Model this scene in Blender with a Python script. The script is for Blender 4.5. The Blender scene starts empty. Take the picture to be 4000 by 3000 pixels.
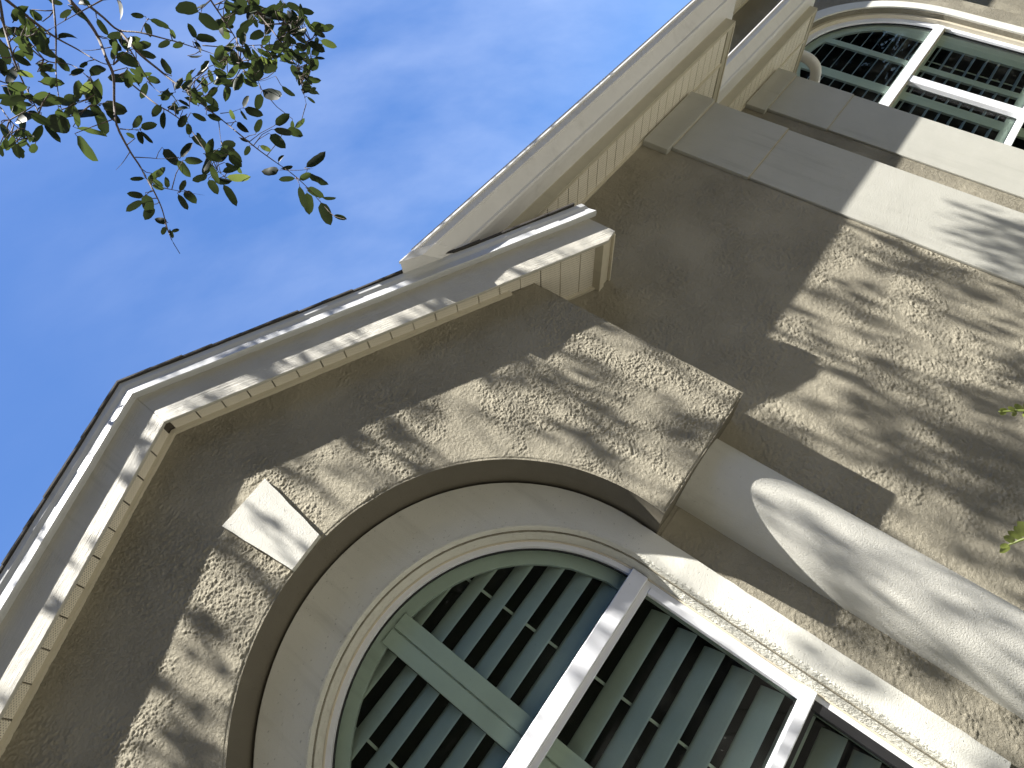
import bpy, bmesh, math, random
import numpy as np
from mathutils import Vector, Matrix, noise as mnoise
from mathutils.geometry import tessellate_polygon
random.seed(7)
D = bpy.data
scene = bpy.context.scene
COL = scene.collection

# ------------------------------------------------------------------ camera
FX = 2515.6 / 4000.0
RX = Vector((0.60184254, 0.04538333, -0.79732422))     # world X axis seen by the camera (x right, y down, z forward)
RY = Vector((-0.68037192, 0.55193052, -0.48214805))
RZ = Vector((0.41818609, 0.83265422, 0.36305281))
# rows above: camera right, camera down, camera forward written in world coordinates
cam = D.objects.new('camera', D.cameras.new('camera'))
COL.objects.link(cam)
cam.data.sensor_width = 36.0
cam.data.lens = 36.0 * FX
cam.data.clip_start = 0.05
cam.data.clip_end = 2000.0
M = Matrix(((RX.x, -RY.x, -RZ.x), (RX.y, -RY.y, -RZ.y), (RX.z, -RY.z, -RZ.z)))
cam.matrix_world = M.to_4x4()
scene.camera = cam

# ------------------------------------------------------------------ light
SUN = Vector((0.29, 1.0, -3.25)).normalized()
w = D.worlds.new('World'); scene.world = w; w.use_nodes = True
nt = w.node_tree; nt.nodes.clear()
out = nt.nodes.new('ShaderNodeOutputWorld'); bg = nt.nodes.new('ShaderNodeBackground')
sky = nt.nodes.new('ShaderNodeTexSky'); sky.sky_type = 'NISHITA'; sky.sun_disc = False
sky.sun_elevation = math.asin(-SUN.z); sky.sun_rotation = math.atan2(-SUN.x, -SUN.y)
sky.altitude = 10; sky.air_density = 1.0; sky.dust_density = 0.3; sky.ozone_density = 3.0
bg.inputs['Strength'].default_value = 0.070
tc = nt.nodes.new('ShaderNodeTexCoord'); mp = nt.nodes.new('ShaderNodeMapping')
mp.inputs['Scale'].default_value = (2.0, 6.0, 2.5); mp.inputs['Rotation'].default_value = (0.2, -0.6, 0.9); mp.inputs['Location'].default_value = (0.7, 0.2, 0.0)
nz = nt.nodes.new('ShaderNodeTexNoise'); nz.inputs['Scale'].default_value = 1.6; nz.inputs['Detail'].default_value = 7; nz.inputs['Roughness'].default_value = 0.55
rp = nt.nodes.new('ShaderNodeValToRGB'); rp.color_ramp.elements[0].position = 0.48; rp.color_ramp.elements[1].position = 0.95
rp.color_ramp.elements[1].color = (0.02, 0.02, 0.02, 1)
mx = nt.nodes.new('ShaderNodeMixRGB'); mx.inputs['Color2'].default_value = (7.0, 7.4, 8.2, 1)
L = nt.links.new
L(tc.outputs['Generated'], mp.inputs['Vector']); L(mp.outputs['Vector'], nz.inputs['Vector']); L(nz.outputs['Fac'], rp.inputs['Fac'])

dp = nt.nodes.new('ShaderNodeVectorMath'); dp.operation = 'DOT_PRODUCT'
c0 = (RX*((1950-2000)/2515.6) + RY*((60-1500)/2515.6) + RZ).normalized()
dp.inputs[1].default_value = c0
mr = nt.nodes.new('ShaderNodeMapRange'); mr.inputs['From Min'].default_value = 0.72; mr.inputs['From Max'].default_value = 1.0; mr.inputs['To Min'].default_value = 0.0; mr.inputs['To Max'].default_value = 0.09
L(tc.outputs['Generated'], dp.inputs[0]); L(dp.outputs['Value'], mr.inputs['Value'])
n2 = nt.nodes.new('ShaderNodeMath'); n2.operation = 'MULTIPLY_ADD'; L(nz.outputs['Fac'], n2.inputs[0]); n2.inputs[1].default_value = 3.4; n2.inputs[2].default_value = -1.15
n3 = nt.nodes.new('ShaderNodeMath'); n3.operation = 'MULTIPLY'; L(mr.outputs['Result'], n3.inputs[0]); L(n2.outputs[0], n3.inputs[1])
n4 = nt.nodes.new('ShaderNodeMath'); n4.operation = 'ADD'; L(n3.outputs[0], n4.inputs[0]); L(rp.outputs['Color'], n4.inputs[1]); L(n4.outputs[0], mx.inputs['Fac']); hs = nt.nodes.new('ShaderNodeHueSaturation'); hs.inputs['Saturation'].default_value = 1.18; hs.inputs['Hue'].default_value = 0.507; L(sky.outputs['Color'], hs.inputs['Color']); L(hs.outputs['Color'], mx.inputs['Color1']); L(mx.outputs['Color'], bg.inputs['Color']); L(bg.outputs['Background'], out.inputs['Surface'])
sl = D.lights.new('sun', 'SUN'); sl.energy = 5.0; sl.angle = math.radians(0.53); sl.color = (1.0, 0.965, 0.90)
so = D.objects.new('sun', sl); COL.objects.link(so); so.rotation_euler = SUN.to_track_quat('-Z', 'Y').to_euler(); so.location = (-3, -10, 30)
scene.view_settings.view_transform = 'Standard'; scene.view_settings.look = 'None'; scene.view_settings.gamma = 1.0
scene.view_settings.use_curve_mapping = False
scene.view_settings.exposure = 1.86
scene.render.engine = 'CYCLES'
scene.cycles.max_bounces = 10; scene.cycles.transparent_max_bounces = 12

# ------------------------------------------------------------------ helpers
def ray(u, v):
    return RX * ((u - 2000) / 2515.6) + RY * ((v - 1500) / 2515.6) + RZ
def at(u, v, d):
    r = ray(u, v); return r.normalized() * d
def link(name, me, mat, parent=None, label=None, kind=None):
    o = D.objects.new(name, me); COL.objects.link(o)
    if mat is not None: me.materials.clear(); me.materials.append(mat)
    if parent is not None: o.parent = parent
    if label: o['label'] = label
    if kind: o['kind'] = kind
    return o
def mesh(name, verts, faces):
    me = D.meshes.new(name); me.from_pydata([tuple(v) for v in verts], [], faces); me.update()
    return me
def fixn(me):
    bm = bmesh.new(); bm.from_mesh(me); bmesh.ops.recalc_face_normals(bm, faces=bm.faces); bm.to_mesh(me); bm.free(); return me
def boxv(x0, x1, y0, y1, z0, z1):
    v = [(x0,y0,z0),(x1,y0,z0),(x1,y1,z0),(x0,y1,z0),(x0,y0,z1),(x1,y0,z1),(x1,y1,z1),(x0,y1,z1)]
    f = [(0,3,2,1),(4,5,6,7),(0,1,5,4),(1,2,6,5),(2,3,7,6),(3,0,4,7)]
    return v, f
def bevel(o, w_, seg=2):
    m = o.modifiers.new('bevel', 'BEVEL'); m.width = w_; m.segments = seg; m.limit_method = 'ANGLE'; m.angle_limit = math.radians(40); return o
def box(name, x0, x1, y0, y1, z0, z1, mat, parent, label=None, bv=0.0):
    v, f = boxv(x0, x1, y0, y1, z0, z1)
    o = link(name, mesh(name, v, f), mat, parent, label)
    if bv: bevel(o, bv)
    return o
def plate(name, loops, y0, y1, mat, parent, label=None, bv=0.0, kind=None):
    """polygon in XZ (first loop outer, others holes) given thickness in Y"""
    fl = [p for lp in loops for p in lp]; n = len(fl)
    tris = tessellate_polygon([[Vector((p[0], p[1], 0.0)) for p in lp] for lp in loops])
    bm = bmesh.new()
    va = [bm.verts.new((p[0], y0, p[1])) for p in fl]; vb = [bm.verts.new((p[0], y1, p[1])) for p in fl]
    for t in tris:
        if len(set(t)) < 3: continue
        try: bm.faces.new([va[i] for i in t]); bm.faces.new([vb[i] for i in reversed(t)])
        except ValueError: pass
    k = 0
    for lp in loops:
        m_ = len(lp)
        for i in range(m_):
            j = (i+1) % m_
            bm.faces.new((va[k+i], va[k+j], vb[k+j], vb[k+i]))
        k += m_
    bmesh.ops.recalc_face_normals(bm, faces=bm.faces)
    me = D.meshes.new(name); bm.to_mesh(me); bm.free()
    o = link(name, me, mat, parent, label, kind)
    if bv: bevel(o, bv)
    return o
def sweep(name, prof, path, mat, parent, label=None, closed=True, smooth=False):
    """prof: list of (a,b); path: list of functions (a,b)->(x,y,z)"""
    n = len(prof); vs = []; fs = []
    for fn in path: vs += [fn(a, b) for a, b in prof]
    for k in range(len(path) - 1):
        for i in range(n if closed else n - 1):
            j = (i + 1) % n
            fs.append((k*n+i, k*n+j, (k+1)*n+j, (k+1)*n+i))
    if closed:
        fs.append(tuple(range(n))); fs.append(tuple((len(path)-1)*n + i for i in reversed(range(n))))
    me = fixn(mesh(name, vs, fs))
    if smooth:
        for p in me.polygons: p.use_smooth = True
    return link(name, me, mat, parent, label)
def tube_geo(pts, rads, n=8):
    pts = [Vector(p) for p in pts]; vs = []; fs = []
    up = Vector((0.31, 0.2, 0.93)).normalized()
    for i, p in enumerate(pts):
        t = (pts[min(i+1, len(pts)-1)] - pts[max(i-1, 0)]).normalized()
        a = t.cross(up)
        if a.length < 1e-3: a = t.cross(Vector((1, 0, 0)))
        a.normalize(); b = t.cross(a).normalized()
        for k in range(n):
            an = 2 * math.pi * k / n
            vs.append(p + (a * math.cos(an) + b * math.sin(an)) * rads[i])
    for i in range(len(pts) - 1):
        for k in range(n):
            fs.append((i*n+k, i*n+(k+1) % n, (i+1)*n+(k+1) % n, (i+1)*n+k))
    fs.append(tuple(range(n))[::-1]); fs.append(tuple((len(pts)-1)*n+k for k in range(n)))
    return vs, fs
def smooth_path(pts, sub=4):
    pts = [Vector(p) for p in pts]
    if len(pts) < 3: return pts
    out = []
    P = [pts[0]*2 - pts[1]] + pts + [pts[-1]*2 - pts[-2]]
    for i in range(1, len(P) - 2):
        for s in range(sub):
            t = s / sub
            out.append(0.5 * ((2*P[i]) + (P[i+1]-P[i-1])*t + (2*P[i-1]-5*P[i]+4*P[i+1]-P[i+2])*t*t + (3*P[i]-P[i-1]-3*P[i+1]+P[i+2])*t*t*t))
    out.append(pts[-1]); return out
def arc(cx, cz, r, a0, a1, n):
    return [(cx + r*math.cos(math.radians(a0+(a1-a0)*i/n)), cz + r*math.sin(math.radians(a0+(a1-a0)*i/n))) for i in range(n+1)]

# ------------------------------------------------------------------ materials
def newmat(name):
    m = D.materials.new(name); m.use_nodes = True; n = m.node_tree
    b = n.nodes['Principled BSDF']; return m, n, b
def nd(n, t, **kw):
    x = n.nodes.new(t)
    for k, v in kw.items(): setattr(x, k, v)
    return x
def coords(n, scale=(1, 1, 1), rot=(0, 0, 0)):
    t = nd(n, 'ShaderNodeTexCoord'); m = nd(n, 'ShaderNodeMapping')
    m.inputs['Scale'].default_value = scale; m.inputs['Rotation'].default_value = rot
    n.links.new(t.outputs['Object'], m.inputs['Vector']); return m.outputs['Vector']
def noise(n, vec, scale, detail=4, rough=0.55, dist=0.0):
    x = nd(n, 'ShaderNodeTexNoise'); x.inputs['Scale'].default_value = scale; x.inputs['Detail'].default_value = detail
    x.inputs['Roughness'].default_value = rough; x.inputs['Distortion'].default_value = dist
    n.links.new(vec, x.inputs['Vector']); return x.outputs['Fac']
def ramp(n, fac, stops):
    r = nd(n, 'ShaderNodeValToRGB'); e = r.color_ramp.elements
    while len(e) < len(stops): e.new(0.5)
    for i, (p, c) in enumerate(stops):
        e[i].position = p; e[i].color = c if len(c) == 4 else (*c, 1)
    n.links.new(fac, r.inputs['Fac']); return r.outputs['Color']
def math_(n, op, a, b=None, c=None):
    m = nd(n, 'ShaderNodeMath', operation=op)
    for i, v in enumerate((a, b, c)):
        if v is None: continue
        if isinstance(v, (int, float)): m.inputs[i].default_value = v
        else: n.links.new(v, m.inputs[i])
    return m.outputs[0]
def bump(n, h, dist, strength=1.0, prev=None):
    b = nd(n, 'ShaderNodeBump'); b.inputs['Distance'].default_value = dist; b.inputs['Strength'].default_value = strength
    n.links.new(h, b.inputs['Height'])
    if prev is not None: n.links.new(prev, b.inputs['Normal'])
    return b.outputs['Normal']
def g(v): return (v, v, v)
def mixc(n, fac, c1, c2, mode='MIX'):
    m = nd(n, 'ShaderNodeMixRGB', blend_type=mode)
    for k, v in (('Fac', fac), ('Color1', c1), ('Color2', c2)):
        if isinstance(v, (int, float)): m.inputs[k].default_value = v
        elif isinstance(v, tuple): m.inputs[k].default_value = (*v, 1) if len(v) == 3 else v
        else: n.links.new(v, m.inputs[k])
    return m.outputs['Color']

def stucco(name, col, rough_amt=1.0, fine=0.25):
    m, n, b = newmat(name); v = coords(n)
    # knock-down trowel texture: flattened islands with hard lips, patchy over the wall
    h1 = noise(n, v, 34, 4, 0.6, 1.1)
    isl = ramp(n, h1, [(0.485, g(0.0)), (0.525, g(1.0))])
    h2 = noise(n, v, 74, 3, 0.6, 1.4)
    isl2 = ramp(n, h2, [(0.49, g(0.0)), (0.54, g(1.0))])
    patch = ramp(n, noise(n, v, 2.6, 4, 0.6), [(0.34, g(0.15)), (0.56, g(1.0))])
    hh = math_(n, 'ADD', math_(n, 'MULTIPLY', isl, 0.6), math_(n, 'MULTIPLY', isl2, 0.7))
    hh = math_(n, 'MULTIPLY', hh, patch)
    fineh = noise(n, v, 240, 3, 0.6)
    nb = bump(n, fineh, 0.0014, fine)
    nb = bump(n, noise(n, v, 7, 3), 0.012, 0.3, nb)
    nb = bump(n, hh, 0.010 * rough_amt, 1.0, nb)
    n.links.new(nb, b.inputs['Normal'])
    dirt = noise(n, v, 1.4, 6, 0.6)
    c = mixc(n, ramp(n, dirt, [(0.3, g(0)), (0.75, g(1))]), tuple(x*0.88 for x in col), tuple(x*1.10 for x in col))
    c = mixc(n, ramp(n, noise(n, v, 130, 2), [(0.62, g(0)), (0.72, g(0.25))]), c, tuple(x*0.6 for x in col))
    n.links.new(c, b.inputs['Base Color']); b.inputs['Roughness'].default_value = 0.9
    b.inputs['Specular IOR Level'].default_value = 0.2
    return m
def runs(n, c, amt=0.16):
    st_ = ramp(n, noise(n, coords(n, (11, 11, 0.8)), 1.0, 5, 0.65), [(0.52, g(0)), (0.72, g(1))])
    pa = ramp(n, noise(n, coords(n), 1.1, 3, 0.5), [(0.4, g(0)), (0.65, g(amt))])
    return mixc(n, math_(n, 'MULTIPLY', st_, pa), c, (0.09, 0.08, 0.06))
def plaster(name, col, gscale=170, gd=0.0022, pits=0.3):
    m, n, b = newmat(name); v = coords(n)
    nb = bump(n, noise(n, v, gscale, 3, 0.6, 0.5), gd, 0.8)
    nb = bump(n, noise(n, v, 9, 3), 0.006, 0.3, nb)
    pit = ramp(n, noise(n, v, 75, 2, 0.4), [(0.70, g(0)), (0.74, g(1))])
    nb = bump(n, math_(n, 'MULTIPLY', pit, -1.0), 0.003, 0.7, nb)
    n.links.new(nb, b.inputs['Normal'])
    c = mixc(n, ramp(n, noise(n, v, 2.0, 6, 0.65), [(0.35, g(0)), (0.75, g(1))]), tuple(x*0.93 for x in col), tuple(min(1, x*1.05) for x in col))
    c = mixc(n, math_(n, 'MULTIPLY', pit, pits), c, tuple(x*0.45 for x in col))
    c = runs(n, c, 0.22)
    n.links.new(c, b.inputs['Base Color']); b.inputs['Roughness'].default_value = 0.75; b.inputs['Specular IOR Level'].default_value = 0.3
    return m
TAUPE = (0.305, 0.279, 0.216)
m_stucco = stucco('taupe knockdown stucco', TAUPE)
m_smooth = plaster('smooth taupe stucco', (0.145, 0.13, 0.10), 120, 0.002, 0.4)  # darker than the wall face, so arch undersides stay shaded despite ground bounce
m_coat = stucco('taupe stucco coat', TAUPE, 0.25, 0.5)
m_white = plaster('off white fine stucco', (0.54, 0.53, 0.48), 150, 0.0038, 0.2)
m_cream = plaster('cream smooth stucco', (0.65, 0.64, 0.575), 190, 0.0022, 0.5)
m_rough = plaster('rough cream plaster', (0.62, 0.61, 0.54), 45, 0.012, 0.3)
m_pil = plaster('warm white pilaster paint', (0.42, 0.415, 0.37), 150, 0.0028, 0.25)

def wood(name, col):
    m, n, b = newmat(name)
    v = coords(n, (1.0, 1.0, 1.0)); 
    sx = nd(n, 'ShaderNodeSeparateXYZ'); n.links.new(v, sx.inputs[0])
    ax = math_(n, 'ABSOLUTE', math_(n, 'SUBTRACT', sx.outputs[0], 0.18))
    zz = math_(n, 'ADD', sx.outputs[2], math_(n, 'MULTIPLY', ax, 0.49))
    cb = nd(n, 'ShaderNodeCombineXYZ'); n.links.new(math_(n, 'MULTIPLY', ax, 3.0), cb.inputs[0]); n.links.new(math_(n, 'MULTIPLY', zz, 60.0), cb.inputs[2]); n.links.new(sx.outputs[1], cb.inputs[1])
    gr = noise(n, cb.outputs[0], 1.6, 5, 0.6, 1.8)
    msk = ramp(n, noise(n, v, 3.1, 3), [(0.38, g(0.25)), (0.6, g(1))])
    nb = bump(n, math_(n, 'MULTIPLY', gr, msk), 0.008, 0.9)
    nb = bump(n, noise(n, v, 30, 4, 0.6), 0.004, 0.4, nb)
    n.links.new(nb, b.inputs['Normal'])
    c = mixc(n, ramp(n, noise(n, v, 4, 6, 0.7), [(0.3, g(0)), (0.7, g(1))]), tuple(x*0.9 for x in col), col)
    c = mixc(n, ramp(n, noise(n, v, 45, 3), [(0.72, g(0)), (0.78, g(0.7))]), c, tuple(x*0.35 for x in col))
    c = runs(n, c, 0.3)
    n.links.new(c, b.inputs['Base Color']); b.inputs['Roughness'].default_value = 0.62
    return m
m_wood = wood('cream painted rake board', (0.52, 0.50, 0.44))
def paint(name, col, rough=0.4, sc=3.0):
    m, n, b = newmat(name); v = coords(n)
    n.links.new(bump(n, noise(n, v, 5, 3), 0.006, 0.35), b.inputs['Normal'])
    c = mixc(n, ramp(n, noise(n, v, sc, 7, 0.7), [(0.35, g(0)), (0.72, g(1))]), tuple(x*0.9 for x in col), col)
    c = mixc(n, ramp(n, noise(n, v, 60, 3, 0.6), [(0.73, g(0)), (0.78, g(0.55))]), c, tuple(x*0.4 for x in col))
    c = runs(n, c, 0.18)
    n.links.new(c, b.inputs['Base Color']); b.inputs['Roughness'].default_value = rough
    return m
m_metal = paint('white enamelled aluminium', (0.56, 0.57, 0.575), 0.32)
m_gutter = paint('off white gutter enamel', (0.74, 0.735, 0.73), 0.38)
m_fascia = paint('beige fascia paint', (0.50, 0.465, 0.36), 0.55, 8)
m_trim = paint('almond trim strip', (0.62, 0.57, 0.45), 0.5)
m_vinyl_plain = paint('white window vinyl', (0.80, 0.81, 0.84), 0.3)
m_shut = paint('white shutter paint', (0.70, 0.715, 0.675), 0.45)
m_sealant = paint('beige sealant reveal', (0.60, 0.54, 0.42), 0.6, 12)

def soffit_mat():
    m, n, b = newmat('perforated almond vinyl')
    v = coords(n)
    sx = nd(n, 'ShaderNodeSeparateXYZ'); n.links.new(v, sx.inputs[0])
    def cell(s, off):
        f = math_(n, 'FRACT', math_(n, 'ADD', math_(n, 'MULTIPLY', s, 1/0.0165), off))
        return math_(n, 'ABSOLUTE', math_(n, 'SUBTRACT', f, 0.5))
    def dots(off):
        a = cell(sx.outputs[0], off); c = cell(sx.outputs[1], off)
        return math_(n, 'LESS_THAN', math_(n, 'SQRT', math_(n, 'ADD', math_(n, 'MULTIPLY', a, a), math_(n, 'MULTIPLY', c, c))), 0.14)
    d = math_(n, 'MAXIMUM', dots(0.0), dots(0.5))
    col = mixc(n, ramp(n, noise(n, v, 5, 5, 0.6), [(0.3, g(0)), (0.7, g(1))]), (0.80, 0.75, 0.63), (0.84, 0.79, 0.68))
    c = mixc(n, d, col, (0.16, 0.14, 0.11))
    n.links.new(c, b.inputs['Base Color']); b.inputs['Roughness'].default_value = 0.5
    n.links.new(bump(n, math_(n, 'MULTIPLY', d, -1.0), 0.003, 0.6), b.inputs['Normal'])
    return m
m_soffit = soffit_mat()
m_gap, _n, _b = newmat('dark groove backing'); _b.inputs['Base Color'].default_value = (0.10, 0.085, 0.065, 1); _b.inputs['Roughness'].default_value = 0.9  # colour darkened to stand for the shade inside the soffit grooves
def shingle_mat():
    m, n, b = newmat('charcoal shingle granules'); v = coords(n)
    c = mixc(n, noise(n, v, 120, 3, 0.7), (0.02, 0.019, 0.019), (0.085, 0.078, 0.072))
    n.links.new(c, b.inputs['Base Color']); b.inputs['Roughness'].default_value = 0.95
    n.links.new(bump(n, noise(n, v, 300, 2), 0.003, 0.8), b.inputs['Normal']); return m
m_shingle = shingle_mat()
def glass_mat():
    m = D.materials.new('green tinted window glass'); m.use_nodes = True; n = m.node_tree; n.nodes.clear()
    o = nd(n, 'ShaderNodeOutputMaterial'); tr = nd(n, 'ShaderNodeBsdfTransparent'); gl = nd(n, 'ShaderNodeBsdfGlossy'); df = nd(n, 'ShaderNodeBsdfDiffuse')
    tr.inputs['Color'].default_value = (0.86, 0.96, 0.885, 1); gl.inputs['Roughness'].default_value = 0.015; gl.inputs['Color'].default_value = (1, 1, 1, 1)
    df.inputs['Color'].default_value = (0.55, 0.57, 0.53, 1)
    fr = nd(n, 'ShaderNodeFresnel'); fr.inputs['IOR'].default_value = 1.24
    v = coords(n)
    m1 = nd(n, 'ShaderNodeMixShader'); m2 = nd(n, 'ShaderNodeMixShader')
    n.links.new(fr.outputs[0], m1.inputs[0]); n.links.new(tr.outputs[0], m1.inputs[1]); n.links.new(gl.outputs[0], m1.inputs[2])
    # wind-blown grime: soft film plus small splashes
    film = math_(n, 'MULTIPLY', ramp(n, noise(n, v, 3.0, 6, 0.65), [(0.5, g(0)), (0.85, g(1))]), 0.02)
    clus = ramp(n, noise(n, v, 6, 2), [(0.55, g(0)), (0.66, g(1))])
    spk = ramp(n, noise(n, coords(n, (1, 1, 0.55), (0, 0.5, 0)), 85, 3, 0.6), [(0.66, g(0)), (0.70, g(1))])
    fac = math_(n, 'MINIMUM', math_(n, 'ADD', math_(n, 'ADD', film, 0.002), math_(n, 'MULTIPLY', math_(n, 'MULTIPLY', clus, spk), 0.22)), 0.9)
    n.links.new(fac, m2.inputs[0]); n.links.new(m1.outputs[0], m2.inputs[1]); n.links.new(df.outputs[0], m2.inputs[2])
    n.links.new(m2.outputs[0], o.inputs['Surface']); return m
m_glass = glass_mat()
m_room, _n, _b = newmat('near-black room paint'); _b.inputs['Base Color'].default_value = (0.045, 0.04, 0.037, 1); _b.inputs['Roughness'].default_value = 0.9  # near-black colour stands in for the dimness of the unlit rooms
m_black, _n, _b = newmat('black glazing gasket'); _b.inputs['Base Color'].default_value = (0.012, 0.012, 0.014, 1); _b.inputs['Roughness'].default_value = 0.5

# ------------------------------------------------------------------ the ground
def flat(name, x0, x1, y0, y1, z, mat, nx=1):
    me = mesh(name, [(x0, y0, z), (x1, y0, z), (x1, y1, z), (x0, y1, z)], [(0, 1, 2, 3)])
    return link(name, me, mat, None, None, 'structure')
mg, n_, b_ = newmat('lawn green'); v_ = coords(n_)
n_.links.new(mixc(n_, noise(n_, v_, 3, 6, 0.7), (0.045, 0.052, 0.026), (0.075, 0.076, 0.042)), b_.inputs['Base Color']); b_.inputs['Roughness'].default_value = 0.95
n_.links.new(bump(n_, noise(n_, v_, 60, 4), 0.03), b_.inputs['Normal'])
md, n_, b_ = newmat('pale driveway concrete'); v_ = coords(n_)
n_.links.new(mixc(n_, noise(n_, v_, 4, 7, 0.7), (0.105, 0.10, 0.083), (0.155, 0.148, 0.125)), b_.inputs['Base Color']); b_.inputs['Roughness'].default_value = 0.9
n_.links.new(bump(n_, noise(n_, v_, 80, 4), 0.004), b_.inputs['Normal'])
GZ = -1.62
flat('ground', -600, 600, -600, 600, GZ, mg)
flat('bounce_paving', -6, 16, -9, 2.6, GZ + 0.004, md)  # unseen paving added to bounce light up under the eaves

# ------------------------------------------------------------------ the house
house = D.objects.new('house', None); COL.objects.link(house); house.location = (0, 0, 0)
house['label'] = 'taupe stucco house with a gabled arched window bay and cream trim'
house['category'] = 'house'
XC, KS = 0.18, 0.49                      # gable centre and roof slope
Z0 = 2.585                               # underside of rake board at the ridge
YF, YG, YB = 2.84, 3.00, 3.285           # rake board face, gable wall face, main wall face
XR = 2.19; XL = 2*XC - XR
ZB = 0.244                               # underside of the bay
SOF = 0.05
def rz(x, dz=0.0): return Z0 - KS*abs(x - XC) + dz
AC, AZ, AR = 0.19, 0.37, 1.148           # arch opening
def jag(pts, amp, seed, step=0.03, closed=True):
    """slightly uneven hand-trowelled edge along straight runs"""
    out = []
    for i in range(len(pts) if closed else len(pts)-1):
        a = Vector((*pts[i], 0)); b = Vector((*pts[(i+1) % len(pts)], 0)); L_ = (b-a).length
        k = max(1, int(L_/step)); nrm = Vector((-(b-a).y, (b-a).x, 0)); nrm = nrm.normalized() if L_ > 0 else nrm
        for j in range(k):
            p = a.lerp(b, j/k)
            if 0 < j: p = p + nrm * (mnoise.noise(Vector((p.x*13+seed, p.y*13, seed)))*amp)
            out.append((p.x, p.y))
    if not closed: out.append(tuple(pts[-1]))
    return out
dx = math.sqrt(AR**2 - (AZ-ZB)**2)
a_s = math.degrees(math.atan2(ZB-AZ, dx))
arch_in = arc(AC, AZ, AR, a_s, 180 - a_s, 72)
arch_in = [(AC + (p[0]-AC)*(1+0.0022*mnoise.noise(Vector((p[0]*6, p[1]*6, 3)))), AZ + (p[1]-AZ)*(1+0.003*mnoise.noise(Vector((p[0]*6, p[1]*6, 9))))) for p in arch_in]
base = jag([(AC+dx, ZB), (XR, ZB), (XR, rz(XR, SOF))], 0.004, 2.0, closed=False)
outer = base + [(XC, rz(XC, SOF)), (XL, rz(XL, SOF)), (XL, ZB), (AC-dx, ZB)] + arch_in[::-1][1:-1]
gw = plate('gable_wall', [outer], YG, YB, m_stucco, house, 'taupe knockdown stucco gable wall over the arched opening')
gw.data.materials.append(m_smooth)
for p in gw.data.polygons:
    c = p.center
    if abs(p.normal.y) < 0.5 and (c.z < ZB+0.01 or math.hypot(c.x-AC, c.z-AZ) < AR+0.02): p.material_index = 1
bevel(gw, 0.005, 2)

# real relief: a thin trowelled coat in front of the flat wall faces
def _hash(ix, iy, seed):
    h = (ix*374761393 + iy*668265263 + seed*144665) & 0xFFFFFFFF
    h = ((h ^ (h >> 13))*1274126177) & 0xFFFFFFFF
    return ((h ^ (h >> 16)) & 0xFFFF).astype(np.float64)/65535.0
def _gn(x, y, seed):
    x0 = np.floor(x).astype(np.int64); y0 = np.floor(y).astype(np.int64); fx = x-x0; fy = y-y0
    u = fx*fx*fx*(fx*(fx*6-15)+10); v = fy*fy*fy*(fy*(fy*6-15)+10)
    def gr(ix, iy, dx_, dy_):
        a_ = _hash(ix, iy, seed)*6.2831853
        return np.cos(a_)*dx_ + np.sin(a_)*dy_
    n00 = gr(x0, y0, fx, fy); n10 = gr(x0+1, y0, fx-1, fy); n01 = gr(x0, y0+1, fx, fy-1); n11 = gr(x0+1, y0+1, fx-1, fy-1)
    return (n00*(1-u)+n10*u)*(1-v) + (n01*(1-u)+n11*u)*v
def _fb(x, y, f, seed, o=3, rough=0.55):
    t = 0; a_ = 1.0
    for k in range(o):
        t = t + a_*_gn(x*f+17.3*k, y*f-9.1*k, seed+k); f *= 2.0; a_ *= rough
    return t
def _ss(x, a_, b_):
    t = np.clip((x-a_)/(b_-a_), 0, 1); return t*t*(3-2*t)
def relief(x, z, seed, fk=1.0):
    wx = _fb(x, z, 9, seed+50, 2)*0.035; wz = _fb(x, z, 9, seed+70, 2)*0.035
    n1 = _fb(x+wx*0.7, z+wz*0.7, 50*fk, seed, 3); n2 = _fb(x-wz*0.6, z+wx*0.6, 96*fk, seed+20, 2); 
    lump = _ss(n1, 0.05, 0.12)*0.0020 + _ss(n2, 0.08, 0.18)*0.0018 + np.clip(n1, 0, 1)*0.001 + _ss(_fb(x, z, 14, seed+33, 3), 0.10, 0.14)*0.0016
    pt = _ss(_fb(x, z, 2.1, seed+90, 3), -0.14, 0.16)
    sw = _fb(x+0.3*z, z, 4.5, seed+110, 2)*0.0022
    return lump*(0.36+0.72*pt) + sw
def coat(name, x0, x1, z0, z1, st, y, inside, seed, label, fk=1.0):
    nx = int((x1-x0)/st)+1; nz = int((z1-z0)/st)+1
    X, Z = np.meshgrid(x0+np.arange(nx)*st, z0+np.arange(nz)*st)
    d_ = inside(X, Z)
    h = relief(X, Z, seed, fk)*_ss(d_, 0.0, 0.02) + 0.0016
    h = h - 0.006*(1-_ss(d_, 0.003, 0.012))
    ok = d_ > 0
    idx = np.arange(nx*nz).reshape(nz, nx)
    cell = ok[:-1, :-1] & ok[1:, :-1] & ok[:-1, 1:] & ok[1:, 1:]
    q = np.stack([idx[:-1, :-1][cell], idx[:-1, 1:][cell], idx[1:, 1:][cell], idx[1:, :-1][cell]], 1)
    used = np.zeros(nx*nz, bool); used[q.ravel()] = True
    rm = np.cumsum(used)-1; q = rm[q]
    co = np.stack([X.ravel(), (y-h).ravel(), Z.ravel()], 1)[used].astype(np.float32)
    me = D.meshes.new(name); me.vertices.add(len(co)); me.vertices.foreach_set('co', co.ravel())
    me.loops.add(q.size); me.loops.foreach_set('vertex_index', q.astype(np.int32).ravel())
    me.polygons.add(len(q)); me.polygons.foreach_set('loop_start', (np.arange(len(q))*4).astype(np.int32)); me.polygons.foreach_set('loop_total', np.full(len(q), 4, np.int32))
    me.polygons.foreach_set('use_smooth', np.ones(len(q), bool))
    me.update(calc_edges=True)
    return link(name, me, m_coat, house, label)
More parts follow.
